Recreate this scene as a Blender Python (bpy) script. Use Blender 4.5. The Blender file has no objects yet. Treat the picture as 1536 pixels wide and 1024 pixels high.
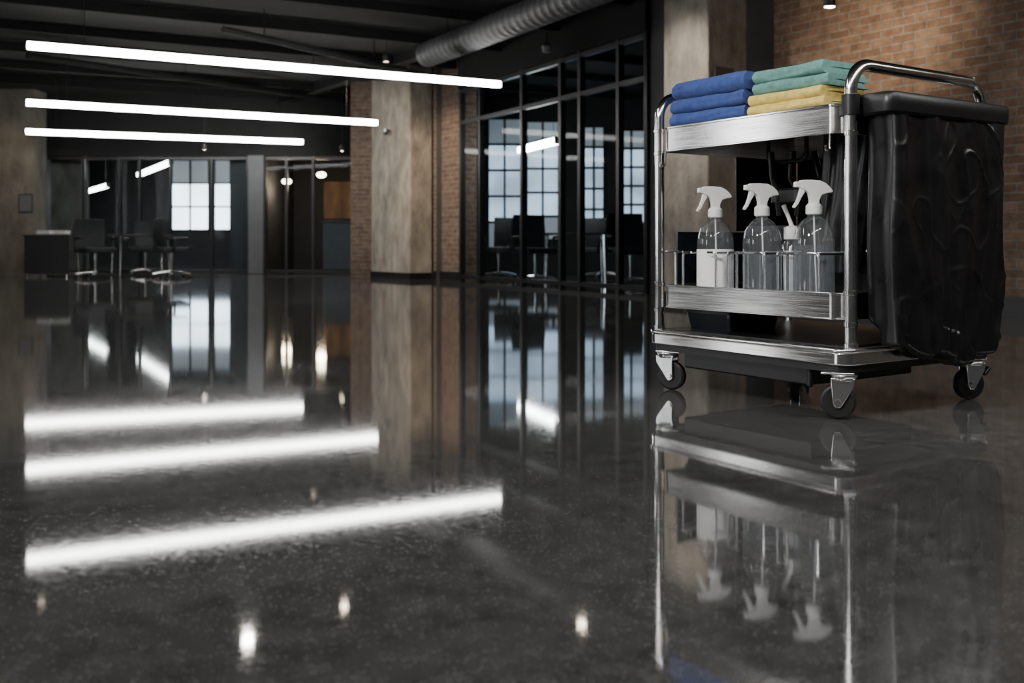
import bpy, bmesh, math, random
from mathutils import Vector, Matrix, noise
random.seed(4)
SC = bpy.context.scene
COL = SC.collection
F = 1500.0; HC = 0.55
PI = math.pi
def X(px, Y): return (px-768)/F*Y
def Z(py, Y): return HC-(py-367)/F*Y

# ------------------------------------------------------------ materials
def nodes_of(name):
    m = bpy.data.materials.new(name); m.use_nodes = True
    nt = m.node_tree
    return m, nt, nt.nodes['Principled BSDF']
def coords(nt, scale=(1,1,1), kind='Object'):
    tc = nt.nodes.new('ShaderNodeTexCoord'); mp = nt.nodes.new('ShaderNodeMapping')
    mp.inputs['Scale'].default_value = scale
    nt.links.new(tc.outputs[kind], mp.inputs['Vector'])
    return mp.outputs['Vector']
def ramp(nt, fac, stops):
    r = nt.nodes.new('ShaderNodeValToRGB')
    e = r.color_ramp.elements
    e[0].position, e[0].color = stops[0][0], (*stops[0][1], 1)
    e[1].position, e[1].color = stops[-1][0], (*stops[-1][1], 1)
    for p, c in stops[1:-1]:
        n = e.new(p); n.color = (*c, 1)
    nt.links.new(fac, r.inputs['Fac'])
    return r.outputs['Color']
def noise_tex(nt, vec, scale, detail=4, rough=.55):
    n = nt.nodes.new('ShaderNodeTexNoise')
    n.inputs['Scale'].default_value = scale; n.inputs['Detail'].default_value = detail
    n.inputs['Roughness'].default_value = rough
    nt.links.new(vec, n.inputs['Vector'])
    return n.outputs['Fac']
def bump(nt, b, fac, strength, dist=.01, normal=None):
    n = nt.nodes.new('ShaderNodeBump'); n.inputs['Strength'].default_value = strength
    n.inputs['Distance'].default_value = dist
    nt.links.new(fac, n.inputs['Height'])
    if normal: nt.links.new(normal, n.inputs['Normal'])
    if b: nt.links.new(n.outputs['Normal'], b.inputs['Normal'])
    return n.outputs['Normal']
def mat(name, col, rough=.5, metal=0, var=.15, scale=8, stretch=(1,1,1), bmp=0, bdist=.005, bscale=None, rvar=0, ior=1.5):
    m, nt, b = nodes_of(name)
    v = coords(nt, stretch)
    f = noise_tex(nt, v, scale)
    lo = tuple(c*(1-var) for c in col); hi = tuple(min(1, c*(1+var)) for c in col)
    nt.links.new(ramp(nt, f, [(.3, lo), (.7, hi)]), b.inputs['Base Color'])
    b.inputs['Roughness'].default_value = rough; b.inputs['Metallic'].default_value = metal
    b.inputs['IOR'].default_value = ior
    if rvar:
        nt.links.new(ramp(nt, f, [(.3, (rough-rvar,)*3), (.7, (rough+rvar,)*3)]), b.inputs['Roughness'])
    if bmp:
        f2 = noise_tex(nt, v, bscale or scale*3, 6)
        bump(nt, b, f2, bmp, bdist)
    return m
def emis(name, col, strength, var=0.0):
    m, nt, b = nodes_of(name)
    b.inputs['Base Color'].default_value = (.8,.8,.8,1)
    b.inputs['Emission Color'].default_value = (*col, 1)
    b.inputs['Emission Strength'].default_value = strength
    if var:
        f = noise_tex(nt, coords(nt), .9, 3)
        nt.links.new(ramp(nt, f, [(.35, tuple(c*(1-var) for c in col)), (.65, col)]), b.inputs['Emission Color'])
    return m
def thin_glass(name, tint=(.9,.95,1), base=.04, gain=.9, rough=.03, haze=0):
    m = bpy.data.materials.new(name); m.use_nodes = True; nt = m.node_tree
    for n in list(nt.nodes): nt.nodes.remove(n)
    N = nt.nodes.new
    out = N('ShaderNodeOutputMaterial'); mx = N('ShaderNodeMixShader')
    t = N('ShaderNodeBsdfTransparent'); g = N('ShaderNodeBsdfGlossy')
    lw = N('ShaderNodeLayerWeight'); lw.inputs['Blend'].default_value = .5
    p = N('ShaderNodeMath'); p.operation = 'POWER'; p.inputs[1].default_value = 4
    q = N('ShaderNodeMath'); q.operation = 'MULTIPLY_ADD'; q.inputs[1].default_value = gain; q.inputs[2].default_value = base
    nt.links.new(lw.outputs['Facing'], p.inputs[0]); nt.links.new(p.outputs[0], q.inputs[0])
    t.inputs['Color'].default_value = (*tint, 1); g.inputs['Roughness'].default_value = rough
    nt.links.new(q.outputs[0], mx.inputs[0]); nt.links.new(t.outputs[0], mx.inputs[1]); nt.links.new(g.outputs[0], mx.inputs[2])
    last = mx.outputs[0]
    if haze:
        d = N('ShaderNodeBsdfDiffuse'); d.inputs['Color'].default_value = (.85,.88,.90,1)
        m2 = N('ShaderNodeMixShader'); m2.inputs[0].default_value = haze
        nt.links.new(last, m2.inputs[1]); nt.links.new(d.outputs[0], m2.inputs[2]); last = m2.outputs[0]
    nt.links.new(last, out.inputs['Surface'])
    return m
def brick_mat(name, c1, c2, mortar):
    m, nt, b = nodes_of(name)
    tc = nt.nodes.new('ShaderNodeTexCoord'); sp = nt.nodes.new('ShaderNodeSeparateXYZ')
    ad = nt.nodes.new('ShaderNodeMath'); ad.operation = 'ADD'; cb = nt.nodes.new('ShaderNodeCombineXYZ')
    nt.links.new(tc.outputs['Object'], sp.inputs[0])
    nt.links.new(sp.outputs['X'], ad.inputs[0]); nt.links.new(sp.outputs['Y'], ad.inputs[1])
    nt.links.new(ad.outputs[0], cb.inputs['X']); nt.links.new(sp.outputs['Z'], cb.inputs['Y'])
    br = nt.nodes.new('ShaderNodeTexBrick')
    nt.links.new(cb.outputs[0], br.inputs['Vector'])
    br.inputs['Scale'].default_value = 1.0
    br.inputs['Brick Width'].default_value = .22; br.inputs['Row Height'].default_value = .073
    br.inputs['Mortar Size'].default_value = .010; br.inputs['Mortar Smooth'].default_value = .2
    br.inputs['Bias'].default_value = -.1
    br.inputs['Color1'].default_value = (*c1, 1); br.inputs['Color2'].default_value = (*c2, 1)
    br.inputs['Mortar'].default_value = (*mortar, 1)
    f = noise_tex(nt, cb.outputs[0], 9, 6, .7)
    mx = nt.nodes.new('ShaderNodeMixRGB'); mx.blend_type = 'MULTIPLY'; mx.inputs[0].default_value = 1
    nt.links.new(br.outputs['Color'], mx.inputs[1])
    nt.links.new(ramp(nt, f, [(.3, (.45,.44,.43)), (.7, (1.2,1.18,1.15))]), mx.inputs[2])
    nt.links.new(mx.outputs[0], b.inputs['Base Color'])
    b.inputs['Roughness'].default_value = .85
    inv = nt.nodes.new('ShaderNodeMath'); inv.operation = 'SUBTRACT'; inv.inputs[0].default_value = 1
    nt.links.new(br.outputs['Fac'], inv.inputs[1])
    nrm = bump(nt, None, inv.outputs[0], 1, .02)
    bump(nt, b, noise_tex(nt, cb.outputs[0], 60, 6), .6, .008, nrm)
    return m
def floor_mat():
    m, nt, b = nodes_of('polished_concrete')
    v = coords(nt)
    big = noise_tex(nt, v, .8, 6, .6); med = noise_tex(nt, v, 16, 10, .8)
    c1 = ramp(nt, big, [(.3, (.054,.0535,.052)), (.7, (.094,.093,.090))])
    c2 = ramp(nt, med, [(.32, (.38,.38,.38)), (.68, (1.65,1.65,1.64))])
    mx = nt.nodes.new('ShaderNodeMixRGB'); mx.blend_type = 'MULTIPLY'; mx.inputs[0].default_value = 1
    nt.links.new(c1, mx.inputs[1]); nt.links.new(c2, mx.inputs[2])
    prev = mx.outputs[0]
    for sc, col, lo, hi, gs in ((150, (.26,.26,.25,1), .16, .32, 60), (100, (.010,.010,.010,1), .16, .32, 47)):
        vo = nt.nodes.new('ShaderNodeTexVoronoi'); vo.inputs['Scale'].default_value = sc
        nt.links.new(v, vo.inputs['Vector'])
        sp = ramp(nt, vo.outputs['Distance'], [(lo, (1,1,1)), (hi, (0,0,0))])
        gate = ramp(nt, noise_tex(nt, v, gs, 2), [(.42, (0,0,0)), (.60, (.8,.8,.8))])
        gm = nt.nodes.new('ShaderNodeMixRGB'); gm.blend_type = 'MULTIPLY'; gm.inputs[0].default_value = 1
        nt.links.new(sp, gm.inputs[1]); nt.links.new(gate, gm.inputs[2])
        m2 = nt.nodes.new('ShaderNodeMixRGB'); m2.inputs[2].default_value = col
        nt.links.new(gm.outputs[0], m2.inputs[0]); nt.links.new(prev, m2.inputs[1]); prev = m2.outputs[0]
    nt.links.new(prev, b.inputs['Base Color'])
    nt.links.new(ramp(nt, noise_tex(nt, v, 60, 5, .7), [(.35, (.025,)*3), (.7, (.062,)*3)]), b.inputs['Roughness'])
    b.inputs['IOR'].default_value = 2.05
    n1 = bump(nt, None, noise_tex(nt, v, 130, 4), .20, .00010)
    bump(nt, b, noise_tex(nt, v, 30, 3), .03, .0003, n1)
    return m

M = {}
M['floor'] = floor_mat()
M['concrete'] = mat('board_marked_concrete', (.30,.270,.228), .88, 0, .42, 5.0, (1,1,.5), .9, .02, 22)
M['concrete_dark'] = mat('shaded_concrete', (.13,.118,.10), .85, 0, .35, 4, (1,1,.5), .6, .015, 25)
M['brick'] = brick_mat('red_brick', (.165,.104,.072), (.245,.168,.120), (.21,.195,.175))
M['ceiling'] = mat('painted_ceiling', (.006,.006,.0063), .9, 0, .3, 3, bmp=.3)
M['steel_dark'] = mat('dark_joist_paint', (.0035,.0035,.0038), .9, 0, .2, 6)
M['pipe'] = mat('dull_pipe_paint', (.035,.035,.037), .6, .3, .2, 6)
M['duct'] = mat('galvanised_duct', (.30,.30,.31), .42, .8, .2, 9, rvar=.08)
M['airduct'] = mat('dull_galvanised_duct', (.085,.085,.088), .60, .3, .2, 9, rvar=.08)
M['black'] = mat('black_frame_paint', (.011,.011,.012), .4, 0, .2, 20)
M['wall_dark'] = mat('dark_wall_paint', (.03,.031,.033), .7, 0, .2, 3)
M['wall_grey'] = mat('grey_wall_paint', (.16,.16,.16), .8, 0, .15, 3)
M['orange'] = mat('warm_timber_panel', (.26,.14,.07), .6, 0, .45, 5, (1,1,.3))
M['steel'] = mat('brushed_stainless', (.82,.805,.785), .19, 1, .07, 4, (1.2,1.2,90), .02, .0003, 6, rvar=.06)
M['chrome'] = mat('polished_steel_tube', (.90,.89,.875), .17, 1, .05, 12, rvar=.03)
M['zinc'] = mat('bright_zinc_fork', (.86,.86,.87), .22, 1, .08, 30)
M['bag'] = mat('black_vinyl', (.0065,.0065,.0072), .31, 0, .3, 12, bmp=.12, bdist=.0015, bscale=60, rvar=.05)
M['plastic'] = mat('black_plastic', (.007,.007,.008), .36, 0, .2, 20, bmp=.1, bdist=.001, bscale=200)
M['rubber'] = mat('black_rubber', (.012,.012,.012), .45, 0, .2, 30)
M['chairfab'] = mat('dark_chair_fabric', (.020,.022,.025), .7, 0, .3, 30)
M['navy'] = mat('dark_navy_plastic', (.005,.008,.013), .4, 0, .2, 20)
M['white'] = mat('white_sprayer_plastic', (.93,.93,.92), .35, 0, .03, 20)
M['label'] = mat('blank_white_label', (.97,.97,.97), .55, 0, .02, 20)
M['paper'] = mat('white_paper', (.6,.6,.58), .7, 0, .05, 20)
M['table'] = mat('dark_table_top', (.05,.045,.04), .4, 0, .3, 6, (1,6,1))
M['curtain'] = mat('pale_grey_panel', (.10,.103,.108), .8, 0, .1, 5)
def cloth(name, col):
    m = mat(name, col, .95, 0, .22, 40, bmp=.9, bdist=.003, bscale=330)
    b = m.node_tree.nodes['Principled BSDF']; b.inputs['Sheen Weight'].default_value = .15
    return m
M['blue'] = cloth('blue_terry', (.046,.090,.31))
M['teal'] = cloth('teal_terry', (.155,.35,.315))
M['yellow'] = cloth('yellow_terry', (.84,.63,.17))
M['tube'] = emis('linear_diffuser', (1,.985,.96), 32)
M['tube_over'] = emis('overhead_linear_diffuser', (1,.985,.96), 36)  # glow of the added fill strips around the cart
M['tube_far'] = emis('far_linear_diffuser', (1,.97,.92), 20)
M['tube_meet'] = emis('meeting_linear_diffuser', (1,.97,.92), 40)
M['lens'] = emis('spot_lens', (1,.86,.68), 80)
M['lens_dim'] = emis('dimmed_spot_lens', (1,.80,.60), 8)
M['globe'] = emis('warm_globe', (1,.85,.62), 16)
M['pane'] = emis('daylight_pane', (.62,.80,1), 1.7, .6)
M['pane_hot'] = emis('bright_daylight_pane', (.80,.90,1), 6.5, .25)
M['pane_dim'] = emis('dim_daylight_pane', (.55,.68,.80), .30, .5)
M['pane_side'] = emis('side_daylight_pane', (.97,.98,1), 8.0, .15)  # glow of the added left wall windows
M['glass'] = thin_glass('partition_glass', (.88,.92,.94), .003, .07)
M['clear'] = thin_glass('clear_bottle_plastic', (.97,.98,.985), .08, 1.1, .05, .045)
M['liquid'] = thin_glass('clear_cleaning_liquid', (.86,.90,.93), .04, .6, .04, .05)

# ------------------------------------------------------------ mesh helpers
class MB:
    def __init__(s): s.bm = bmesh.new()
    def box(s, x0, x1, y0, y1, z0, z1, mtx=None):
        vs = [Vector((x, y, z)) for x in (x0, x1) for y in (y0, y1) for z in (z0, z1)]
        if mtx: vs = [mtx @ v for v in vs]
        v = [s.bm.verts.new(p) for p in vs]
        for f in ((0,1,3,2),(4,6,7,5),(0,4,5,1),(2,3,7,6),(0,2,6,4),(1,5,7,3)):
            s.bm.faces.new([v[i] for i in f])
        return s
    def rings(s, rings, caps=True, close=False):
        R = [[s.bm.verts.new(p) for p in r] for r in rings]
        n = len(R[0]); pairs = list(zip(R, R[1:]))
        if close: pairs.append((R[-1], R[0]))
        for a, b in pairs:
            for i in range(n):
                s.bm.faces.new((a[i], a[(i+1) % n], b[(i+1) % n], b[i]))
        if caps and not close:
            s.bm.faces.new(R[0][::-1]); s.bm.faces.new(R[-1])
        return s
    def tube(s, pts, r, seg=12, close=False):
        pts = [Vector(p) for p in pts]; n = len(pts)
        def tan(i):
            a = pts[(i-1) % n] if (close or i > 0) else pts[i]
            b = pts[(i+1) % n] if (close or i < n-1) else pts[i]
            return (b-a).normalized()
        t = tan(0); up = Vector((0,0,1)) if abs(t.z) < .9 else Vector((1,0,0))
        u = t.cross(up).normalized(); rs = []
        for i in range(n):
            t = tan(i); u = (u - t*u.dot(t)).normalized(); w = t.cross(u)
            rr = r[i] if isinstance(r, (list, tuple)) else r
            rs.append([pts[i] + rr*(math.cos(2*PI*k/seg)*u + math.sin(2*PI*k/seg)*w) for k in range(seg)])
        return s.rings(rs, True, close)
    def lathe(s, prof, c=(0,0,0), seg=28, mtx=None):
        c = Vector(c); rs = []
        for r, z in prof:
            r = max(r, 1e-4)
            ring = [Vector((r*math.cos(2*PI*k/seg), r*math.sin(2*PI*k/seg), z)) for k in range(seg)]
            if mtx: ring = [mtx @ p for p in ring]
            rs.append([c+p for p in ring])
        return s.rings(rs)
    def prism(s, poly, z0, z1, f=None):
        f = f or (lambda x, y, z: Vector((x, y, z)))
        return s.rings([[f(x, y, z0) for x, y in poly], [f(x, y, z1) for x, y in poly]])
    def build(s, name, m, parent=None, bevel=0, seg=2, sharp=35, sub=0):
        bmesh.ops.remove_doubles(s.bm, verts=s.bm.verts, dist=1e-6)
        bmesh.ops.recalc_face_normals(s.bm, faces=s.bm.faces)
        me = bpy.data.meshes.new(name); s.bm.to_mesh(me); s.bm.free()
        for p in me.polygons: p.use_smooth = True
        me.set_sharp_from_angle(angle=math.radians(sharp))
        o = bpy.data.objects.new(name, me); COL.objects.link(o)
        me.materials.append(M[m] if isinstance(m, str) else m)
        if parent: o.parent = parent
        if bevel:
            b = o.modifiers.new('bevel', 'BEVEL'); b.width = bevel; b.segments = seg; b.limit_method = 'ANGLE'
            b.harden_normals = False
        if sub:
            d = o.modifiers.new('sub', 'SUBSURF'); d.levels = sub; d.render_levels = sub
        return o
def fillet(pts, r, n=8):
    pts = [Vector(p) for p in pts]; out = [pts[0]]
    for a, b, c in zip(pts, pts[1:], pts[2:]):
        d1 = (a-b).normalized(); d2 = (c-b).normalized(); ang = d1.angle(d2)
        L = min(r/math.tan(ang/2), (a-b).length*.49, (c-b).length*.49); rr = L*math.tan(ang/2)
        p1 = b+d1*L; p2 = b+d2*L
        cen = b + (d1+d2).normalized()*(rr/math.sin(ang/2))
        for k in range(n+1):
            t = k/n; v1 = p1-cen; v2 = p2-cen; th = v1.angle(v2)
            out.append(cen + (v1*math.sin((1-t)*th)+v2*math.sin(t*th))/math.sin(th))
    out.append(pts[-1]); return out
def rrect(x0, x1, y0, y1, r, n=6):
    P = []
    for cx, cy, a0 in ((x1-r,y1-r,0),(x0+r,y1-r,90),(x0+r,y0+r,180),(x1-r,y0+r,270)):
        for k in range(n+1):
            a = math.radians(a0+90*k/n); P.append((cx+r*math.cos(a), cy+r*math.sin(a)))
    return P
def thing(name, label, cat, loc=(0,0,0), rz=0, group=None):
    o = bpy.data.objects.new(name, None); COL.objects.link(o); o.empty_display_size = .1
    o.location = loc; o.rotation_euler = (0,0,rz); o['label'] = label; o['category'] = cat
    if group: o['group'] = group
    return o
def tag(o, label, cat, group=None, loc=None, rz=None):
    o['label'] = label; o['category'] = cat
    if group: o['group'] = group
    if loc is not None: o.location = loc
    if rz is not None: o.rotation_euler = (0,0,rz)
    return o
def struct(o, loc=None, rz=None):
    o['kind'] = 'structure'
    o['label'] = o.name.replace('_', ' ') + ' of the dark industrial office interior'; o['category'] = o.name.split('_')[0]
    if loc is not None: o.location = loc
    if rz is not None: o.rotation_euler = (0,0,rz)
    return o
def copy_tree(o, parent=None):
    c = o.copy(); COL.objects.link(c); c.parent = parent
    for ch in [q for q in bpy.data.objects if q.parent == o]: copy_tree(ch, c)
    return c
def light(name, kind, loc, power, col=(1,1,1), parent=None, target=None, **kw):
    l = bpy.data.lights.new(name, kind); l.energy = power; l.color = col
    for k, v in kw.items(): setattr(l, k, v)
    o = bpy.data.objects.new(name, l); COL.objects.link(o); o.location = loc
    if target is not None: o.rotation_euler = (Vector(target)-Vector(loc)).to_track_quat('-Z','Y').to_euler()
    if parent: o.parent = parent
    return o

# ------------------------------------------------------------ room shell
CH = 3.4
struct(MB().box(-11.5, 9, -5, 29, -.2, 0).build('floor', 'floor'))
struct(MB().box(-11.5, 9, -5, 29, CH, CH+.2).build('ceiling', 'ceiling'))
struct(MB().box(-11.7, -11.5, -5, 29, 0, CH).build('wall_left', 'wall_dark'))
struct(MB().box(-11.7, 9, -5.2, -5, 0, CH).build('wall_rear', 'wall_grey'))
struct(MB().box(-11.7, 9, 29, 29.2, 0, CH).build('wall_far', 'wall_dark'))
# added glowing windows on the unseen left wall, for reflections in the cart steel
for n, y0 in enumerate((-2.6, 4.4, 8.4)):
    f = MB(); wd = (2.4, 1.7, 1.0)[n]
    for k in range(3): f.box(-11.5, -11.42, y0+k*wd/2-.03, y0+k*wd/2+.03, .7, 3.0)
    for k in range(4): f.box(-11.5, -11.43, y0-.03, y0+wd+.03, .7+k*.76, .76+k*.76)
    fo = f.build('window_%d' % (10+n), 'black'); struct(fo)
    MB().box(-11.49, -11.47, y0, y0+wd, .72, 3.0).build('pane', 'pane_side', fo)
def wall_seg(name, p0, p1, m, z0=0, z1=CH, th=.25, kind='wall'):
    p0 = Vector((*p0, 0)); p1 = Vector((*p1, 0)); d = p1-p0
    return struct(MB().box(0, d.length, 0, th, z0, z1).build(name, m), p0, math.atan2(d.y, d.x))
WL = Vector((-.45, 14.2)); W = Vector((.55, -.835)).normalized()
def wp(t): return (WL.x+W.x*t, WL.y+W.y*t)
wall_seg('wall_right', wp(5.42), wp(17.5), 'brick')
bb = wall_seg('baseboard_right', (wp(5.42)[0]-.018, wp(5.42)[1]-.012), (wp(17.5)[0]-.018, wp(17.5)[1]-.012), 'black', 0, .15, .02)
wall_seg('wall_right_panel', wp(3.62), wp(5.41), 'wall_dark')
wall_seg('wall_brick_pier', (-1.27, 16.13), (-.80, 15.41), 'brick', th=.3)
wall_seg('baseboard_pier', (-1.29, 16.115), (-.82, 15.395), 'black', 0, .13, .02)
struct(MB().box(0, .75, 0, 1.6, 0, CH).build('wall_brick_end', 'brick'), (-2.80, 17.35, 0))
w_ang = math.atan2(W.y, W.x)
def column(name, K, s, p, m):
    o = MB().box(-s, 0, 0, p, 0, CH).build(name, m, bevel=.015)
    struct(o, (*K, 0), w_ang)
    b = MB().box(-s-.012, .012, -.012, p, 0, .10).build('baseboard_'+name.split('_')[-1], 'black')
    struct(b, (*K, 0), w_ang)
column('wall_column_centre', (-1.62, 15.9), 1.43, .40, 'concrete')
column('wall_column_right', (1.788, 9.12), .60, .5, 'concrete')
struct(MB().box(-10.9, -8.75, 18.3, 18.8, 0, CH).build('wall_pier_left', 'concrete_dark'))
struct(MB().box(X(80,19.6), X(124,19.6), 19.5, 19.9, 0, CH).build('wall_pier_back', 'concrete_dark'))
struct(MB().box(X(374,19.05), X(397,19.05), 18.95, 19.3, 0, 2.25).build('wall_panel_pale', 'curtain', bevel=.01))

def partition(name, L, posts, rails, z1, loc, rz, pw=.05, top=CH):
    root = MB()
    for x in posts: root.box(x-pw/2, x+pw/2, -.04, .04, 0, z1)
    for z in rails: root.box(0, L, -.035, .035, z-pw/2, z+pw/2)
    fr = root.build(name, 'black'); struct(fr, loc, rz)
    g = MB()
    for a, b in zip(posts, posts[1:]):
        g.box(a+pw/2, b-pw/2, -.004, .004, .03, z1-.03)
    g.build('glass', 'glass', fr)
    if top > z1: MB().box(0, L, -.06, .06, z1, top).build('bulkhead', 'ceiling', fr)
    return fr
x0 = X(50, 19.1); x1 = X(530, 19.1)
posts = [X(p, 19.1)-x0 for p in (52, 126, 180, 210, 256, 318, 372, 398, 430, 470, 529)]
partition('window_1', x1-x0, posts, (.05, 2.2), 2.24, (x0, 19.1, 0), 0)
PO = Vector((-.78, 15.39)); PE = Vector((1.54, 11.18)); PD = PE-PO
def along(px):
    k = (px-768)/F; d = PD.normalized()
    return (k*PO.y-PO.x)/(d.x-k*d.y)
pl = [0.03]+[along(p) for p in (722, 785, 843, 872, 930, 972)]+[PD.length-.03]
partition('window_2', PD.length, pl, (.06, 2.42, 2.9), 2.94, (PO.x, PO.y, 0), math.atan2(PD.y, PD.x), .055)

# meeting room behind the right partition
struct(MB().box(-1.2, -.95, 15.9, 19.2, 0, CH).build('wall_meeting_left', 'wall_dark'))
struct(MB().box(-1.2, 5.2, 19.2, 19.4, 0, CH).build('wall_meeting_back', 'wall_dark'))
wall_seg('wall_meeting_right', (5.2, 19.2), wp(5.5), 'wall_dark', th=.12)
def win(n, xa, xb, za, zb, Y, cols, rows, m, dimrows=()):
    f = MB(); t = .045
    for i in range(cols+1):
        x = xa+(xb-xa)*i/cols; f.box(x-t/2, x+t/2, -.06, 0, za, zb)
    for j in range(rows+1):
        z = za+(zb-za)*j/rows; f.box(xa-t/2, xb+t/2, -.055, .0, z-t/2, z+t/2)
    o = f.build('window_%d' % n, 'black'); struct(o, (0, Y, 0))
    for j in range(rows):
        p = MB().box(xa, xb, -.02, -.01, za+(zb-za)*j/rows, za+(zb-za)*(j+1)/rows)
        p.build('pane', 'pane_dim' if j in dimrows else m, o)
    return o
Y = 19.19
for n, (a, b, t, bt) in enumerate(((732,782,178,372), (790,838,182,360), (875,906,190,345), (923,970,195,335))):
    win(3+n, X(a,Y), X(b,Y), Z(bt,Y), Z(t,Y), Y, 2, 5, 'pane', (0,4) if n < 2 else (4,))
Y = 27.0
struct(MB().box(-11.5, -4.6, 27.02, 27.2, 0, CH).build('wall_back_office', 'wall_dark'))
win(7, X(258,Y), X(314,Y), Z(345,Y), Z(240,Y), Y, 2, 3, 'pane_hot', (2,))
win(8, X(322,Y), X(371,Y), Z(345,Y), Z(240,Y), Y, 2, 3, 'pane_hot', (2,))
struct(MB().box(X(398,22), X(425,22), 19.3, 27, 0, CH).build('wall_lobby_left', 'wall_dark'))
struct(MB().box(X(425,23), -2.0, 23.05, 23.2, 0, CH).build('wall_lobby_back', 'wall_dark'))
struct(MB().box(X(486,23), X(540,23), 22.98, 23.05, 1.15, 2.0).build('wall_lobby_panel', 'orange'))

# ceiling beams, ducts and pipes
u = Vector((.89, .456)).normalized(); n_ = Vector((-u.y, u.x))
ua = math.atan2(u.y, u.x)
for k, (cx, cy) in enumerate(((-2.4, 16), (1, 14), (3.2, 9.5))):
    b = MB().box(-7.5, 7.5, -.03, .03, -.16, 0)
    b.box(-7.5, 7.5, -.08, .08, -.175, -.155).box(-7.5, 7.5, -.08, .08, -.02, 0)
    o = b.build('ceiling_beam', 'steel_dark'); struct(o, (cx, cy, CH), w_ang)
for k in range(9):
    o = MB().box(-9, 9, -.035, .035, -.12, 0).build('ceiling_joist', 'steel_dark')
    c = Vector((-1.5, 6.5)) + n_*(k*1.55)
    struct(o, (c.x, c.y, CH-.001), ua)
def duct(name, p0, p1, r, label, mname='duct', ribs=True):
    p0, p1 = Vector(p0), Vector(p1); d = p1-p0; L = d.length
    m = d.to_track_quat('Z', 'Y').to_matrix().to_4x4(); prof = [(r*.9, 0)]
    t = thing(name, label, 'duct' if ribs else 'pipe', p0)
    z = 0; step = .13
    while z < L and ribs:
        prof += [(r, z+.005), (r, z+step*.6), (r*1.03, z+step*.72), (r*1.03, z+step*.9)]; z += step
    prof += [(r, max(z, L)), (r*.9, max(z, L)+.005)]
    MB().lathe(prof, seg=24, mtx=m).build('duct_tube' if ribs else 'pipe_run', mname, t)
    k = .6
    while k < L:
        q = d.normalized()*k
        MB().tube([q+Vector((0,0,r*.9)), Vector((q.x, q.y, CH-p0.z-.002))], .008, 6).build('hanger', 'steel_dark', t)
        k += 1.9
    return t
duct('spiral_duct', (-1.07, 12.53, 2.93), (1.05, 8.83, 2.93), .155, 'silver spiral air duct slung diagonally under the dark ceiling', 'airduct')
duct('ceiling_pipe', (X(335,11.6), 11.6, 3.05), (X(640,14.5), 14.5, 3.0), .045, 'slim grey ceiling pipe running to the end of the air duct', 'pipe', False)
duct('ceiling_pipe', (X(40,14), 14, 3.2), (X(560,19), 19, 3.2), .05, 'long dark ceiling pipe above the linear lights', 'steel_dark', False)
duct('ceiling_pipe', (X(870,16), 13.6, 3.1), (3.4, 8.0, 3.1), .04, 'dark ceiling pipe above the meeting room glass', 'steel_dark', False)

# ------------------------------------------------------------ lights
def linear(p0, p1, z, label, group, w=.075, h=.075, m='tube', power=0, cable=True):
    p0 = Vector(p0); p1 = Vector(p1); d = p1-p0; L = d.length; c = (p0+p1)/2
    t = thing('linear_light', label, 'ceiling light', (c.x, c.y, z), math.atan2(d.y, d.x), group)
    MB().box(-L/2, L/2, -w/2, w/2, -h/2, h/2).build('diffuser', m, t, bevel=.012)
    hb = MB().box(-L/2-.01, L/2+.01, -w/2-.003, w/2+.003, h/2, h/2+.02)
    hb.box(-L/2-.02, -L/2, -w/2-.004, w/2+.004, -h/2-.003, h/2+.01).box(L/2, L/2+.02, -w/2-.004, w/2+.004, -h/2-.003, h/2+.01)
    hb.build('housing', 'black', t)
    if cable:
        for s in (-.4, .4):
            MB().tube([(s*L, 0, h/2+.01), (s*L, 0, CH-z-.003)], .004, 6).build('cable', 'black', t)
    return t
LZ = 2.44; G = 'long linear pendant lights'
linear((-4.6, 9.48), (-.14, 11.8), LZ, 'nearest and longest glowing linear light, topmost in the picture', G, .07, .07)
linear((-6.46, 13.3), (-2.09, 15.5), LZ, 'second glowing linear light, between the nearest and the farthest', G, .08, .08)
linear((-8.12, 16.7), (-3.85, 18.4), LZ, 'farthest and lowest of the three long glowing linear lights', G, .085, .085)
linear((-3.4, 2.6), (-1.2, 3.7), LZ, 'linear light overhead to the left of the cleaning cart, beyond the frame', G, .12, .06, 'tube_over')  # this strip and the next are added, out of view, to light the cart
linear((-.6, .4), (2.8, 2.2), LZ, 'linear light overhead in front of the cleaning cart, beyond the frame', G, .12, .06, 'tube_over')
linear((2.9, 2.2), (5.0, 3.3), LZ, 'linear light overhead to the right of the cleaning cart, beyond the frame', G, .12, .06, 'tube_over')  # added out of view for highlights on the bag and right posts
G2 = 'short linear lights behind the glass'
linear((X(208,25), 25), (X(256,21.2), 21.2), 2.3, 'short bright bar light behind the glass above the bright windows', G2, .10, .10, 'tube_far')
linear((X(128,25.6), 25.6), (X(162,22.75), 22.75), 1.9, 'smaller lower bar light behind the glass above the office chair', G2, .09, .09, 'tube_far')
linear((X(780,16.4), 16.4), (X(836,14.9), 14.9), 2.1, 'short bar light hanging inside the glass meeting room', G2, .10, .10, 'tube_meet')
def spot(loc, label, power, target, col=(1,.72,.45), size=95, group='ceiling spotlights', lens='lens'):
    t = thing('spotlight', label, 'spotlight', loc, 0, group)
    dz = CH-loc[2]
    MB().tube([(0,0,.08), (0,0,dz-.002)], .009, 8).build('stem', 'black', t)
    MB().lathe([(.03,.10),(.045,.09),(.05,0),(.044,-.01),(.040,.012)], seg=20).build('can', 'black', t)
    MB().lathe([(.0,.005),(.039,.005),(.039,-.004),(.0,-.006)], seg=20).build('lens', lens, t)
    if power:
        tg = Vector(target)-Vector(loc)
        light('spot_lamp', 'SPOT', (0,0,-.03), power, col, t, tg, spot_size=math.radians(size), spot_blend=.8, shadow_soft_size=.05)
    return t
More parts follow.
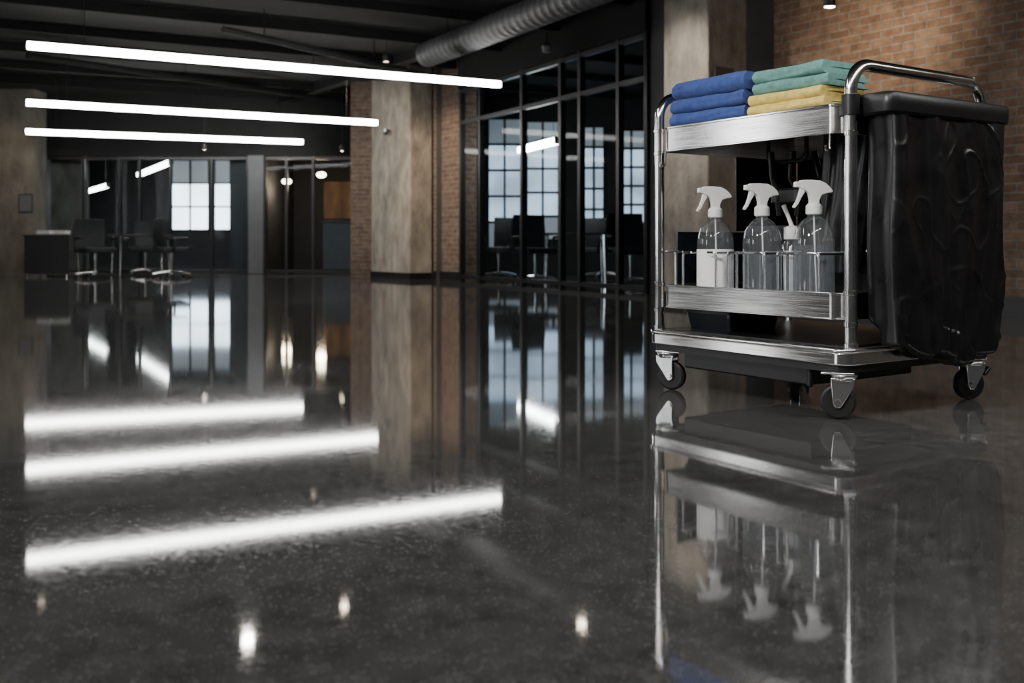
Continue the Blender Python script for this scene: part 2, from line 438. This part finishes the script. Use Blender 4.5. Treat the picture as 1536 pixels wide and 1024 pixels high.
spot((2.54, 8.0, 2.46), 'small warm spotlight washing the brick wall above the cleaning cart', 85, (3.2, 8.6, 2.5), (1,.75,.52), 120)
spot((3.9, 5.9, 2.7), 'spotlight by the brick wall past the right edge of the frame', 60, (4.4, 6.9, 1.0), (1,.82,.66), 120)
spot((-1.69, 10.08, 3.1), 'ceiling spotlight in front of the concrete column, just above the frame', 60, (-1.7, 11.5, 0), (1,.93,.84), 110)
spot((.60, 8.6, 2.72), 'ceiling spotlight between the air duct and right column, just above the frame', 130, (1.75, 9.4, 1.9), (1,.90,.80), 66)
spot((-2.42, 9.16, 3.1), 'ceiling spotlight left of the duct, farthest above the frame', 30, (-2.4, 7.5, 0), (1,.95,.88), 110)
spot((-4.8, 10.2, 3.1), 'ceiling spotlight over the left end of the nearest linear light', 0, None, lens='lens_dim')
spot((-2.9, 14.6, 3.1), 'ceiling spotlight aimed at the broad concrete column', 110, (-1.9, 16.3, 1.5), (1,.88,.74), lens='lens_dim')
spot((-1.75, 13.9, 3.1), 'ceiling spotlight aimed at the narrow brick pier', 260, (-1.0, 15.8, 1.5), (1,.78,.56), 62, lens='lens_dim')
spot((X(307,18.6), 18.6, Z(224,18.6)), 'tiny spotlight above the glass near the bright windows', 15, (-5.7, 18, 0))
spot((X(513,18.3), 18.3, Z(226,18.3)), 'tiny spotlight above the glass by the brick corner', 30, (-2.6, 17.6, 1), (1,.7,.4))
spot((-9.0, 16.6, 3.0), 'ceiling spotlight over the left concrete pier', 50, (-9.4, 18.3, 1.2), (1,.78,.56))
for x, y, lb in ((430,272,'left globe lamp glowing in the warm lobby behind the glass'), (482,262,'right globe lamp glowing in the warm lobby behind the glass')):
    Yg = 21.0
    t = thing('globe_lamp', lb, 'lamp', (X(x,Yg), Yg, Z(y,Yg)), 0, 'lobby globe lamps')
    MB().lathe([(.10*math.sin(PI*k/10), -.06*math.cos(PI*k/10)) for k in range(11)], seg=20).build('globe', 'globe', t)
    MB().tube([(0,0,.055), (0,0,CH-t.location.z-.002)], .006, 6).build('cord', 'black', t)
    light('lobby_glow', 'POINT', (0,0,-.2), 20, (1,.72,.48), t, shadow_soft_size=.1)
tr = thing('pendant_lamp', 'round shaded pendant lamp beyond the frame, left of the cart', 'lamp', (-1.6, 1.0, 2.35))  # added unseen lamp, its narrow cone brightens the cart and spares the floor
MB().lathe([(.02,.2),(.05,.2),(.38,.06),(.42,0),(.40,-.0),(.05,.17)], seg=32).build('shade', 'black', tr)
MB().tube([(0,0,.19), (0,0,CH-2.352)], .008, 8).build('cord', 'black', tr)
light('pendant_glow', 'SPOT', (0,0,-.01), 450, (1,.975,.94), tr, Vector((1.25,3.4,.62))-Vector((-1.6,1.0,2.35)), spot_size=math.radians(36), spot_blend=.7, shadow_soft_size=.22)

# ------------------------------------------------------------ furniture in the background
def make_chair(label, loc, rz, group):
    t = thing('office_chair', label, 'office chair', loc, rz, group)
    MB().prism(rrect(-.26,.26,-.24,.26,.08), .42, .51).build('seat', 'chairfab', t, bevel=.02)
    s = []
    for k in range(9):
        z = .52+.46*k/8; c = .22+.05*math.sin(k/8*PI*.8)-.02*k/8; w = .29-.03*abs(k-4)/4
        s.append([Vector((w*math.cos(a), c+.04*math.sin(a)-.05*math.cos(a)**2, z)) for a in [2*PI*i/20 for i in range(20)]])
    MB().rings(s).build('backrest', 'chairfab', t, bevel=.008)
    MB().tube(fillet([(0,.1,.44),(0,.28,.44),(0,.27,.60)], .06), .02, 8).build('back_bracket', 'black', t)
    for q in (-1, 1):
        MB().tube(fillet([(q*.22,.05,.46),(q*.33,.05,.46),(q*.33,.05,.66),(q*.33,-.16,.66)], .04), .020, 8).build('armrest', 'black', t)
    MB().lathe([(.03,.44),(.03,.30),(.022,.30),(.022,.12),(.04,.11),(.04,.07)], seg=14).build('gas_column', 'chrome', t)
    b = MB()
    for k in range(5):
        a = 2*PI*k/5+.3; b.tube([(0,0,.10), (.15*math.cos(a), .15*math.sin(a), .09), (.31*math.cos(a), .31*math.sin(a), .065)], [.024,.020,.014], 8)
    bo = b.build('star_base', 'chrome', t)
    for k in range(5):
        a = 2*PI*k/5+.3; c = MB()
        c.lathe([(.0,-.018),(.028,-.018),(.03,0),(.028,.018),(0,.018)], (.31*math.cos(a), .31*math.sin(a), .030), 12, Matrix.Rotation(PI/2, 4, 'X'))
        c.build('castor', 'rubber', bo)
    return t
GC = 'office chairs'
base = make_chair('black office chair on chrome star base beside the back table', (X(143,16.6), 16.6, 0), .9, GC)
def chair(label, loc, rz):
    c = copy_tree(base); c.location = loc; c.rotation_euler = (0,0,rz); c['label'] = label
chair('dark office chair at the right end of the back table', (X(272,17.4), 16.9, 0), 2.2)
chair('dark office chair half hidden behind the back table', (X(218,18.4), 18.4, 0), 0)
chair('leftmost dark chair behind the meeting room glass', (X(748,16.0), 16.0, 0), -2.4)
chair('second dark chair from the left behind the meeting room glass', (X(803,14.2), 14.2, 0), .5)
chair('third dark chair in the meeting room, beyond the table', (X(905,16.2), 16.2, 0), 2.7)
chair('rightmost and nearest dark chair behind the meeting room glass', (X(946,13.5), 13.5, 0), .3)
def table(label, loc, rz, L, D, group='office tables'):
    t = thing('office_table', label, 'table', loc, rz, group)
    MB().box(-L/2, L/2, -D/2, D/2, .70, .73).build('table_top', 'table', t, bevel=.006)
    for sx in (-1, 1):
        for sy in (-1, 1):
            MB().tube([(sx*(L/2-.08), sy*(D/2-.08), .70), (sx*(L/2-.06), sy*(D/2-.06), 0)], .02, 8).build('leg', 'chrome', t)
    return t
table('long dark table with thin legs behind the black office chair', (X(208,17.5), 17.6, 0), 0, 1.0, .5)
table('dark table inside the glass meeting room', (X(862,15.1), 15.1, 0), 0, 1.0, .6)
dk = table('dark desk by the left concrete pier with papers on it', (X(80,17.4), 17.4, 0), 0, .8, .6)
MB().box(-.38, .38, -.26, -.24, .05, .70).build('modesty_panel', 'black', dk)
for k, (x, w) in enumerate(((70,.22), (93,.18))):
    b = MB()
    for j in range(4): b.box(-w/2+.01*(j%2), w/2, -.14, .14+.008*j, .0165*j, .0165*j+.0165)
    tag(b.build('paper_stack', 'paper'), ('wider' if k == 0 else 'narrower')+' stack of white papers lying on the left desk', 'paper stack', 'paper stacks', (X(x,17.3), 17.3, .731), .1*k)
ps = thing('wall_notice', 'small pale notice fixed to the left concrete pier', 'notice', (X(38,18.28), 18.285, Z(305,18.3)))
MB().box(-.11,.11,-.006,.002,-.15,.15).build('sheet', 'curtain', ps)
MB().box(-.13,.13,.002,.012,-.17,.17).build('backing', 'black', ps)
rc = thing('reception_counter', 'pale grey counter in the warm lobby behind the glass', 'counter', (X(510,20.2), 20.2, 0))
MB().box(-.30,.34,-.25,.25,.06,1.0).build('counter_body', 'curtain', rc, bevel=.01)
MB().box(-.33,.37,-.28,.28,1.0,1.04).build('counter_top', 'table', rc, bevel=.006)
MB().box(-.28,.32,-.22,.22,0,.06).build('plinth', 'black', rc)
# fittings on columns
dc = thing('security_camera', 'small grey dome camera on the broad concrete column', 'camera', (-2.02, 16.42, Z(200,16.4)), w_ang)
MB().lathe([(0,0),(.05,0),(.05,.05),(.0,.05)], seg=20, c=(0,-.06,.02)).build('mount', 'duct', dc)
MB().lathe([(.045*math.cos(PI/2*k/6), -.045*math.sin(PI/2*k/6)) for k in range(7)], seg=20, c=(0,-.06,.02)).build('dome', 'plastic', dc)
MB().box(-.02,.02,-.03,.02,.03,.06).build('bracket', 'duct', dc)
kx, ky = 1.788+.835*.2, 9.12+.55*.2
sg = thing('notice_board', 'small pale framed sign on the right column behind the towels', 'sign', (kx+.0055, ky-.0083, 2.12), w_ang+PI/2)
MB().box(-.13,.13,-.0,.012,-.16,.08).build('sign_frame', 'duct', sg, bevel=.003)
MB().box(-.115,.115,-.004,.0,-.145,.065).build('sign_face', 'concrete_dark', sg)
sp = thing('ceiling_speaker', 'small round fitting hanging near the air duct', 'ceiling fitting', (X(820,12), 12, Z(74,12)))
MB().lathe([(0,-.05),(.05,-.03),(.06,.03),(.03,.08),(0,.08)], seg=18).build('can', 'duct', sp)
MB().tube([(0,0,.07),(0,0,CH-sp.location.z-.002)], .008, 6).build('stem', 'black', sp)

# ------------------------------------------------------------ the cleaning cart
CA = math.radians(34); C0 = Vector((1.03, 3.08, 0))
BD = Vector((math.cos(CA), math.sin(CA), 0)); AD = Vector((-math.sin(CA), math.cos(CA), 0))
OB, OA = .425, .458
def cw(b, a, z=0): return C0+BD*b+AD*a+Vector((0,0,z))
def L3(b, a, z): return Vector((b-OB, a-OA, z))
cart = thing('cleaning_cart', 'stainless steel janitor cart with trays, tube handles and black rubber casters', 'cart', cw(OB, OA), CA)
def ringband(mb, P0, P1, z0, z1):
    mb.rings([[Vector((x,y,z0)) for x,y in P0], [Vector((x,y,z1)) for x,y in P0], [Vector((x,y,z1)) for x,y in P1], [Vector((x,y,z0)) for x,y in P1]], False, True)
def RR(b0, b1, a0, a1, r, n=6): return rrect(b0-OB, b1-OB, a0-OA, a1-OA, r, n)
m = MB(); m.prism(RR(0,.835,0,.917,.05), .174, .214); m.prism(RR(-.006,.841,-.006,.923,.055), .214, .226)
m.build('deck', 'steel', cart, bevel=.004, seg=3)
MB().prism(RR(.04,.79,.04,.877,.03), .226, .231).build('deck_mat', 'plastic', cart, bevel=.001)
MB().prism(RR(.012,.823,.012,.905,.045), .150, .174).build('deck_underside', 'black', cart)
m = MB(); m.box(.045-OB,.60-OB,.18-OA,.76-OA,.092,.151).box(.035-OB,.05-OB,.165-OA,.185-OA,.088,.151)
m.build('under_box', 'plastic', cart, bevel=.006)
t_ = MB(); o1 = RR(.03,.785,.052,.865,.04); i1 = RR(.034,.781,.056,.861,.036)
ringband(t_, o1, i1, .905, .992); t_.prism(i1, .978, .984)
tt = t_.build('top_tray', 'steel', cart)
m = MB(); ringband(m, RR(.026,.789,.048,.869,.043), i1, .988, .996); ringband(m, RR(.027,.788,.049,.868,.042), i1, .902, .908); m.build('tray_rim', 'chrome', tt, bevel=.0015)
t_ = MB(); ringband(t_, o1, i1, .315, .395); t_.prism(i1, .322, .328)
mt = t_.build('middle_tray', 'steel', cart)
m = MB(); ringband(m, RR(.026,.789,.048,.869,.043), i1, .391, .399); ringband(m, RR(.027,.788,.049,.868,.042), i1, .312, .318); m.build('tray_rim', 'chrome', mt, bevel=.0015)
for (b0, b1, a, r) in ((.06, .785, .03, .020), (.04, .785, .888, .018)):
    ht = MB().tube(fillet([L3(b0,a,.224), L3(b0,a,1.12), L3(b1,a,1.12), L3(b1,a,.224)], .085, 12), r, 24).build('handle_tube', 'chrome', cart)
    for bb_ in (b0, b1):
        for z in (.234, .30, .40, .90, .985):
            MB().lathe([(r+.0005,z-.008),(r+.003,z-.006),(r+.003,z+.006),(r+.0005,z+.008)], L3(bb_,a,0), 24).build('tube_collar', 'chrome', ht)
m = MB(); m.box(.10-OB,.78-OB,.852-OA,.858-OA,.40,.60); m.build('side_panel', 'navy', cart, bevel=.002)
m = MB(); m.box(.42-OB,.78-OB,.850-OA,.858-OA,.605,.903); m.build('side_panel', 'plastic', cart, bevel=.002)
m = MB(); m.box(.772-OB,.780-OB,.12-OA,.84-OA,.40,.903); m.build('rear_panel', 'plastic', cart, bevel=.002)
for (b0, a0, s) in ((.035, .85, 1), (.035, .09, -1)):
    MB().tube(fillet([L3(b0,a0,.905), L3(b0,a0,.855), L3(b0-.02,a0,.845), L3(b0-.02,a0,.865)], .006, 4), .0035, 8).build('hook', 'chrome', cart)
def caster(b, a, rz, off):
    pos = L3(b, a, 0); R = Matrix.Rotation(rz-CA, 4, 'Z')
    def P(v): return pos + R @ Vector(v)
    m = MB()
    m.box(-.050,.050,-.040,.040,.143,.151, Matrix.Translation(pos) @ R)
    m.lathe([(.0,.146),(.038,.146),(.043,.140),(.038,.132),(.036,.122),(0,.122)], P((off,0,0)), 24)
    for s in (-1, 1):
        poly = [(off-.040,.130),(off+.034,.130),(off+.030,.106),(.015,.048),(.007,.037),(-.007,.037),(-.015,.048),(off-.038,.104)]
        y0, y1 = s*.021, s*.027
        m.rings([[P((x,y0,z)) for x,z in poly], [P((x,y1,z)) for x,z in poly]])
    m.rings([[P((x,-.027,z)) for x,z in ((off-.040,.122),(off+.034,.122),(off+.034,.132),(off-.040,.132))],
             [P((x,.027,z)) for x,z in ((off-.040,.122),(off+.034,.122),(off+.034,.132),(off-.040,.132))]])
    c = m.build('caster', 'zinc', cart, bevel=.003, seg=3)
    Q = R @ Matrix.Rotation(PI/2, 4, 'X')
    MB().lathe([(.030,-.016),(.047,-.016),(.054,-.011),(.0555,0),(.054,.011),(.047,.016),(.030,.016)], P((0,0,.0555)), 36, Q).build('tyre', 'rubber', c)
    MB().lathe([(0,-.019),(.014,-.019),(.016,-.014),(.029,-.012),(.031,0),(.029,.012),(.016,.014),(.014,.019),(0,.019)], P((0,0,.0555)), 28, Q).build('hub', 'zinc', c)
    MB().lathe([(0,-.033),(.010,-.033),(.010,.033),(0,.033)], P((0,0,.0555)), 6, Q).build('axle_bolt', 'chrome', c)
    return c
caster(.045, .066, math.radians(-20), .018)
caster(.03+.02, .83, math.radians(-35), -.016)
caster(.765, .068, math.radians(8), .018)
caster(.765, .83, math.radians(30), .02)
MB().box(-.02,.02,-.012,.012,-.006,.006, Matrix.Translation(L3(.825,.04,.10)) @ Matrix.Rotation(-.6,4,'Y')).build('brake_pedal', 'plastic', cart, bevel=.003)
fr = MB()
Pn = lambda d: RR(.086+d,.755-d,-.105+d,.048-d,.04-d*.5, 8)
prof = [(0,.985),(0,1.010),(.005,1.020),(.016,1.024),(.022,1.015),(.022,.965),(.014,.955),(.003,.962)]
fr.rings([[Vector((x,y,z)) for x,y in Pn(d)] for d, z in prof], False, True)
bf = fr.build('bag_frame', 'plastic', cart)
for bb_, s in ((.06,-1), (.785,1)):
    MB().lathe([(.021,.955),(.028,.957),(.028,1.02),(.021,1.022)], L3(bb_,.03,0), 20).build('frame_clamp', 'plastic', cart)
bott = [(.13, .683), (.13, .456), (.13, .2296)]
for q, (b, a) in enumerate(bott):
    m = MB(); h = .522; w = .084; r = .0046
    for s in (-1, 1):
        m.tube(fillet([L3(.048,a+s*w*.5,h), L3(.048,a+s*w,h), L3(.048,a+s*w,.33)], .014, 4), r, 8)
        m.tube([L3(.215,a+s*w,h), L3(.215,a+s*w,.33)], r, 8)
        m.tube([L3(.048,a+s*w,h-.002), L3(.215,a+s*w,h-.002)], r, 8)
    if q: m.tube(fillet([L3(.048,a+w*.35,h), L3(.048,a+w*.5,h), L3(.048,a+w*.5,.33)], .01, 4), r, 8)
    m.tube([L3(.215,a-w,h), L3(.215,a+w,h)], r, 8)
    m.build('wire_rack', 'zinc', cart)
m = MB(); m.tube([L3(.048,.77,.524), L3(.048,.86,.524)], .0040, 8); m.tube([L3(.048,.81,.524), L3(.048,.81,.33)], .0040, 8)
m.build('rail_wire', 'zinc', cart)
m = MB(); m.tube(fillet([L3(.20,.075,.53), L3(.33,.075,.53), L3(.33,.075,.34)], .02), .0036, 8); m.tube([L3(.24,.075,.53), L3(.24,.075,.34)], .0036, 8)
m.build('rail_wire', 'zinc', cart)

# waste bag on the cart
def sstep(a, b, x):
    k = min(1, max(0, (x-a)/(b-a))); return k*k*(3-2*k)
def bag():
    NR, NZ = 340, 150; rs = []
    z_top, z_bot = .980, .172
    for j in range(NZ+1):
        z = z_top+(z_bot-z_top)*j/NZ; t = j/NZ
        b0 = .122+.004*math.sin(t*9); b1 = .728-.040*t-.014*math.sin(t*5)
        ao = -.082-.004*math.sin(min(1,t*1.1)*PI*.9); ai = .024
        if z < .246: ai = -.024
        elif z < .29: ai = -.024+(.024+.024)*((z-.246)/.044)
        if t > .965:
            k = (t-.965)/.035; q = 1-math.sqrt(max(0,1-k*k))
            ao += q*.03; b0 += q*.025; b1 -= q*.03
        P = rrect(b0, b1, ao, ai, min(.018,(ai-ao)*.45), 4)
        n = len(P); d = [0]
        for i in range(n): d.append(d[-1]+math.dist(P[i], P[(i+1)%n]))
        ring = []; i = 0
        for k in range(NR):
            s = d[-1]*k/NR
            while d[i+1] < s: i += 1
            f = (s-d[i])/(d[i+1]-d[i]+1e-9); p = P[i]; q2 = P[(i+1)%n]
            x = p[0]+(q2[0]-p[0])*f; y = p[1]+(q2[1]-p[1])*f
            amp = .48+.52*t
            lift = .062*(1-sstep(.12, .36, x))+.018*sstep(.6,.72,x)
            if y < (ao+ai)/2+.01:
                xw = x + .05*noise.noise(Vector((x*2.6, z*2.4, 9))) + (.43-x)*.16*math.sin(t*PI)
                r1 = 1-abs(noise.noise(Vector((xw*7.5, z*.7, 3.1))))*3.4
                r2 = 1-abs(noise.noise(Vector((xw*14, z*1.2+x, 17.7))))*3.4
                c5 = noise.noise(Vector((x*4+(z-.5)*5, (z-.5)*3.5-x*6, 12.4)))
                r5 = max(0, 1-abs(c5)/.08)**1.5
                c6 = noise.noise(Vector((x*5-(z-.5)*4, (z-.5)*4+x*5, 33.4)))
                r6 = max(0, 1-abs(c6)/.07)**1.5
                sg = noise.noise(Vector((xw*5.0, z*.6, 21)))
                low = math.exp(-((1-t)/.28)**2); high = math.exp(-((t-.1)/.2)**2)
                y += -amp*.018*max(-.3, r1) - amp*.007*max(-.3, r2) + .028*sg*amp - .006*r5*(.45+.8*low) - .005*r6*(.25+.7*high)
                y += .005*noise.noise(Vector((x*8, z*9, 8)))*(.3+low)
            x += .006*amp*noise.noise(Vector((y*20, z*4, 5)))
            zz = z + lift*t**6 - (.0 if t < .85 else (t-.85)*.36*noise.noise(Vector((x*7, 0, 2))))
            if z < .246: y = min(y, -.016)
            ring.append(L3(x, y, zz))
        rs.append(ring)
    m = MB(); R = [[m.bm.verts.new(p) for p in r] for r in rs]
    for a, b in zip(R, R[1:]):
        for i in range(NR): m.bm.faces.new((a[i], a[(i+1)%NR], b[(i+1)%NR], b[i]))
    m.bm.faces.new(R[-1])
    return m
wb = thing('waste_bag', 'tall creased black vinyl waste bag hanging from the cart frame', 'bag', cart.location, CA)
bag().build('bag_body', 'bag', wb, sharp=60)
m = MB()
m.rings([[Vector((x,y,z)) for x,y in RR(.1225+d,.730-d,-.078+d,.022-d,.018,8)] for d,z in ((0,.970),(0,1.0),(.003,1.0),(.003,.970))], False, True)
m.build('bag_hem', 'bag', wb)

# dark cloth and tools under the top tray
hc = MB(); rs = []
for j in range(31):
    t = j/30; z = .972-.52*t; ring = []
    for k in range(60):
        a = 2*PI*k/60; w = .115*(1-.25*t)
        x = .385+.03*math.sin(a)*(1+.3*math.sin(6*a)); y = .27+.06*t-w*math.cos(a)
        x += .012*noise.noise(Vector((y*14, z*3, 0)))
        ring.append(L3(x, y, z))
    rs.append(ring)
hc.rings(rs)
hb = hc.build('hanging_pouch', 'bag'); tag(hb, 'black fabric pouch hanging under the top tray beside the front post', 'pouch', None, cart.location, CA)
t = thing('cleaning_tool', 'black hand tools with curved grips hanging below the top tray', 'tool', cart.location, CA)
for (b, a, d) in ((.34,.60,0), (.38,.53,.02), (.45,.49,-.02)):
    MB().tube(fillet([L3(b,a,.90), L3(b+.01,a+d,.80), L3(b-.02,a-.05,.74), L3(b,a-.04+d,.66)], .04, 5), .012, 10).build('grip', 'plastic', t)
m = MB(); m.tube(fillet([L3(.36,.63,.975), L3(.36,.63,.86), L3(.36,.45,.86), L3(.36,.45,.975)], .03, 5), .009, 8)
m.build('hanger_bar', 'plastic', t)
m = MB().prism(RR(.32,.47,.45,.60,.03), .70, .76); m.build('tool_head', 'plastic', t, bevel=.01)
def crate(name, label, b0, b1, a0, a1, z0, z1, mname, rim=.008):
    t = thing(name, label, 'bin', cw((b0+b1)/2, (a0+a1)/2, z0), CA)
    hb_, ha = (b1-b0)/2, (a1-a0)/2; h = z1-z0
    m = MB()
    m.rings([[Vector((x,y,z)) for x,y in rrect(-hb_*s+i, hb_*s-i, -ha*s+i, ha*s-i, .02)] for s, i, z in ((.9,0,0),(1,0,h),(1,.006,h),(.9,.006,.01))])
    m.build('bin_body', mname, t)
    m = MB()
    m.rings([[Vector((x,y,z)) for x,y in rrect(-hb_-e, hb_+e, -ha-e, ha+e, .022)] for e, z in ((0,h-.012),(rim,h-.012),(rim,h+.004),(0,h+.004))], False, True)
    m.build('bin_rim', mname, t)
    return t
crate('storage_bin', 'dark bin at the back left of the middle tray', .45, .74, .58, .83, .3285, .62, 'navy')
crate('storage_bin', 'low dark blue bin on the bottom deck under the middle tray', .12, .40, .60, .84, .2315, .305, 'navy', .004)
crate('storage_bin', 'black bin behind the spray bottles on the middle tray', .45, .74, .20, .52, .3285, .62, 'plastic')

# towels
def towel(name, label, cat, b0, b1, a0, a1, z0, h, m, rz=0, seed=0, group=None):
    t = thing(name, label, cat, cw((b0+b1)/2, (a0+a1)/2, z0), CA+rz, group)
    D = b1-b0; Wd = a1-a0; NS = 60; out = []
    def ribbon(yo, z_lo, z_hi, r_in):
        c = (z_lo+z_hi)/2; R = (z_hi-z_lo)/2; pts = []
        for k in range(13): pts.append((D/2-yo-k*(D-yo*2-R)/12*.98, z_lo))
        for k in range(1, 16):
            a = -PI/2-PI*k/16; pts.append((-D/2+yo+R+R*math.cos(a)*1.0, c+R*math.sin(a)))
        for k in range(13): pts.append((-D/2+yo+R+k*(D-yo*2-R)/12*.98, z_hi))
        for k in range(6): pts.append((D/2-yo-.004-k*(D-R-.02)/6, c+r_in))
        for k in range(6): pts.append((-D/2+R+.01+k*(D-R-.02)/6, c-r_in))
        return pts
    prof = ribbon(0, 0, h, .0018)
    rs = []
    for i in range(NS+1):
        s = i/NS; x = -Wd/2+Wd*s; e = min(s, 1-s)
        end = 1 if e > .02 else .93+.07*e/.02
        ring = []
        for (y, z) in prof:
            n1 = noise.noise(Vector((x*9+seed*3.1, z*10, y*5+seed)))
            n2 = noise.noise(Vector((x*22+seed, z*45, y*12)))
            n3 = noise.noise(Vector((x*6+z*30+seed, z*60, seed)))
            zz = z*(1+.08*n1*(z/h)) if z > .001 else 0
            if z >= h*.9: zz = h*(1-.12*max(0, n1))
            yy = y + (.010*n1+.004*n2+.004*n3)*(1 if y < 0 else .4)
            zc = h/2; zz = zc+(zz-zc)*end if z > .001 else 0
            ring.append(Vector((yy, x+.005*n2, max(0, zz))))
        rs.append(ring)
    mm = MB(); R = [[mm.bm.verts.new(p) for p in r] for r in rs]; n = len(prof)
    for a, b in zip(R, R[1:]):
        for i in range(n): mm.bm.faces.new((a[i], a[(i+1)%n], b[(i+1)%n], b[i]))
    for e in (R[0], R[-1]):
        mm.bm.faces.new(e if e is R[-1] else e[::-1])
    mm.build('folded_cloth', m, t, sharp=50)
    return t
tz = .9965
GB = 'folded blue towels'; zz = tz
for k, (nm, h, db, da, rz) in enumerate((('bottom', .050, 0, 0, 0), ('middle', .052, .004, .006, .01), ('topmost and plumpest', .066, .0, -.006, -.015))):
    towel('folded_towel', nm+' folded blue towel in the stack on the top tray', 'towel', .055+db, .40+db, .475+da, .845+da, zz, h-.001, 'blue', rz, k, GB); zz += h
GY = 'folded yellow towels'; zz = tz
for k, (nm, h, rz) in enumerate((('lower', .036, 0), ('upper', .036, -.02))):
    towel('folded_towel', nm+' folded yellow towel lying under the teal towels', 'towel', .05+.006*k, .27, .125+.01*k, .455, zz, h-.001, 'yellow', rz, 5+k, GY); zz += h
for k, (nm, h, rz) in enumerate((('lower', .040, .02), ('upper', .044, -.02))):
    towel('folded_towel', nm+' folded teal towel on top of the yellow towels', 'towel', .06+.004*k, .28, .125+.012*k, .440, zz, h-.001, 'teal', rz, 9+k, 'folded teal towels'); zz += h

# spray bottles
def bottle(label, b, a, rz, lab=False, fill=.16):
    t = thing('spray_bottle', label, 'spray bottle', cw(b, a, .3285), rz, 'spray bottles on the middle tray')
    R = .067
    outer = [(0,0),(R-.008,0),(R-.001,.006),(R,.015),(R,.225)]
    for k in range(1, 15):
        s = k/14; outer.append((.0215+(R-.0215)*max(0,1-s**2.2)**.80, .225+.090*s))
    outer += [(.0205,.322),(.0205, .336)]
    MB().lathe(outer, seg=48).build('bottle_body', 'clear', t)
    MB().lathe([(0,.003),(R-.010,.003),(R-.004,.010),(R-.0035,.02),(R-.0035,fill),(0,fill)], seg=40).build('liquid', 'liquid', t)
    MB().lathe([(.0215,.322),(.026,.324),(.027,.328),(.0265,.352),(.022,.357),(.016,.362)], seg=32).build('collar', 'white', t)
    MB().tube([(0,0,.32),(.004,0,.17),(.012,0,.01)], .003, 8).build('dip_tube', 'white', t)
    poly = [(-.015,.352),(.015,.352),(.016,.372),(.024,.388),(.042,.394),(.060,.396),(.061,.402),(.054,.413),(.038,.427),(.018,.436),(-.012,.438),(-.048,.437),(-.050,.432),(-.066,.432),(-.067,.414),(-.051,.413),(-.048,.409),(-.034,.405),(-.020,.394),(-.015,.372)]
    mm = MB(); mm.prism(poly, -.012, .012, lambda x, y, z: Vector((x, z, y)))
    mm.build('sprayer_head', 'white', t, bevel=.003, seg=2)
    tp = [(-.036,.409),(-.048,.410),(-.053,.390),(-.061,.367),(-.073,.348),(-.068,.343),(-.055,.359),(-.045,.379),(-.034,.396)]
    MB().prism(tp, -.008, .008, lambda x, y, z: Vector((x, z, y))).build('trigger', 'white', t, bevel=.0015)
    if lab:
        MB().rings([[Vector((r*math.cos(a_), r*math.sin(a_), z)) for a_ in [2*PI*k/48 for k in range(48)]] for r, z in ((R+.0005,.030),(R+.0012,.030),(R+.0012,.205),(R+.0005,.205))], False, True).build('label', 'label', t)
    return t
bottle('clear spray bottle with blank white label, left of the three', *bott[0], math.radians(8), True)
bottle('clear unlabelled spray bottle in the middle of the three', *bott[1], math.radians(14), fill=.20)
bottle('clear unlabelled spray bottle beside the front post', *bott[2], math.radians(4), fill=.22)
pb = thing('pump_bottle', 'slim white topped bottle with tilted nozzle behind the spray bottles', 'bottle', cw(.28, .448, .3285), CA)
MB().lathe([(0,0),(.03,0),(.036,.006),(.036,.22),(.024,.24),(0,.24)], seg=28).build('bottle_body', 'clear', pb)
MB().lathe([(0,.003),(.029,.003),(.033,.20),(0,.20)], seg=28).build('liquid', 'white', pb)
MB().lathe([(.020,.24),(.030,.242),(.030,.285),(.012,.29),(0,.29)], seg=24).build('cap', 'white', pb)
MB().tube([(0,0,.285),(-.006,.012,.32),(-.012,.03,.365)], [.008,.007,.009], 10).build('nozzle', 'white', pb)

# ------------------------------------------------------------ world & camera
w = bpy.data.worlds.new('World'); SC.world = w; w.use_nodes = True
w.node_tree.nodes['Background'].inputs[0].default_value = (.5,.6,.7,1)
w.node_tree.nodes['Background'].inputs[1].default_value = .05
cd = bpy.data.cameras.new('Camera'); cam = bpy.data.objects.new('Camera', cd); COL.objects.link(cam)
cam.location = (0,0,HC); cam.rotation_euler = (PI/2,0,0)
cd.sensor_width = 36; cd.lens = F/1536*36; cd.shift_y = -(512-367)/1536; cd.clip_start = .05
cd.dof.use_dof = True; cd.dof.focus_distance = 3.4; cd.dof.aperture_fstop = 3.2
SC.camera = cam
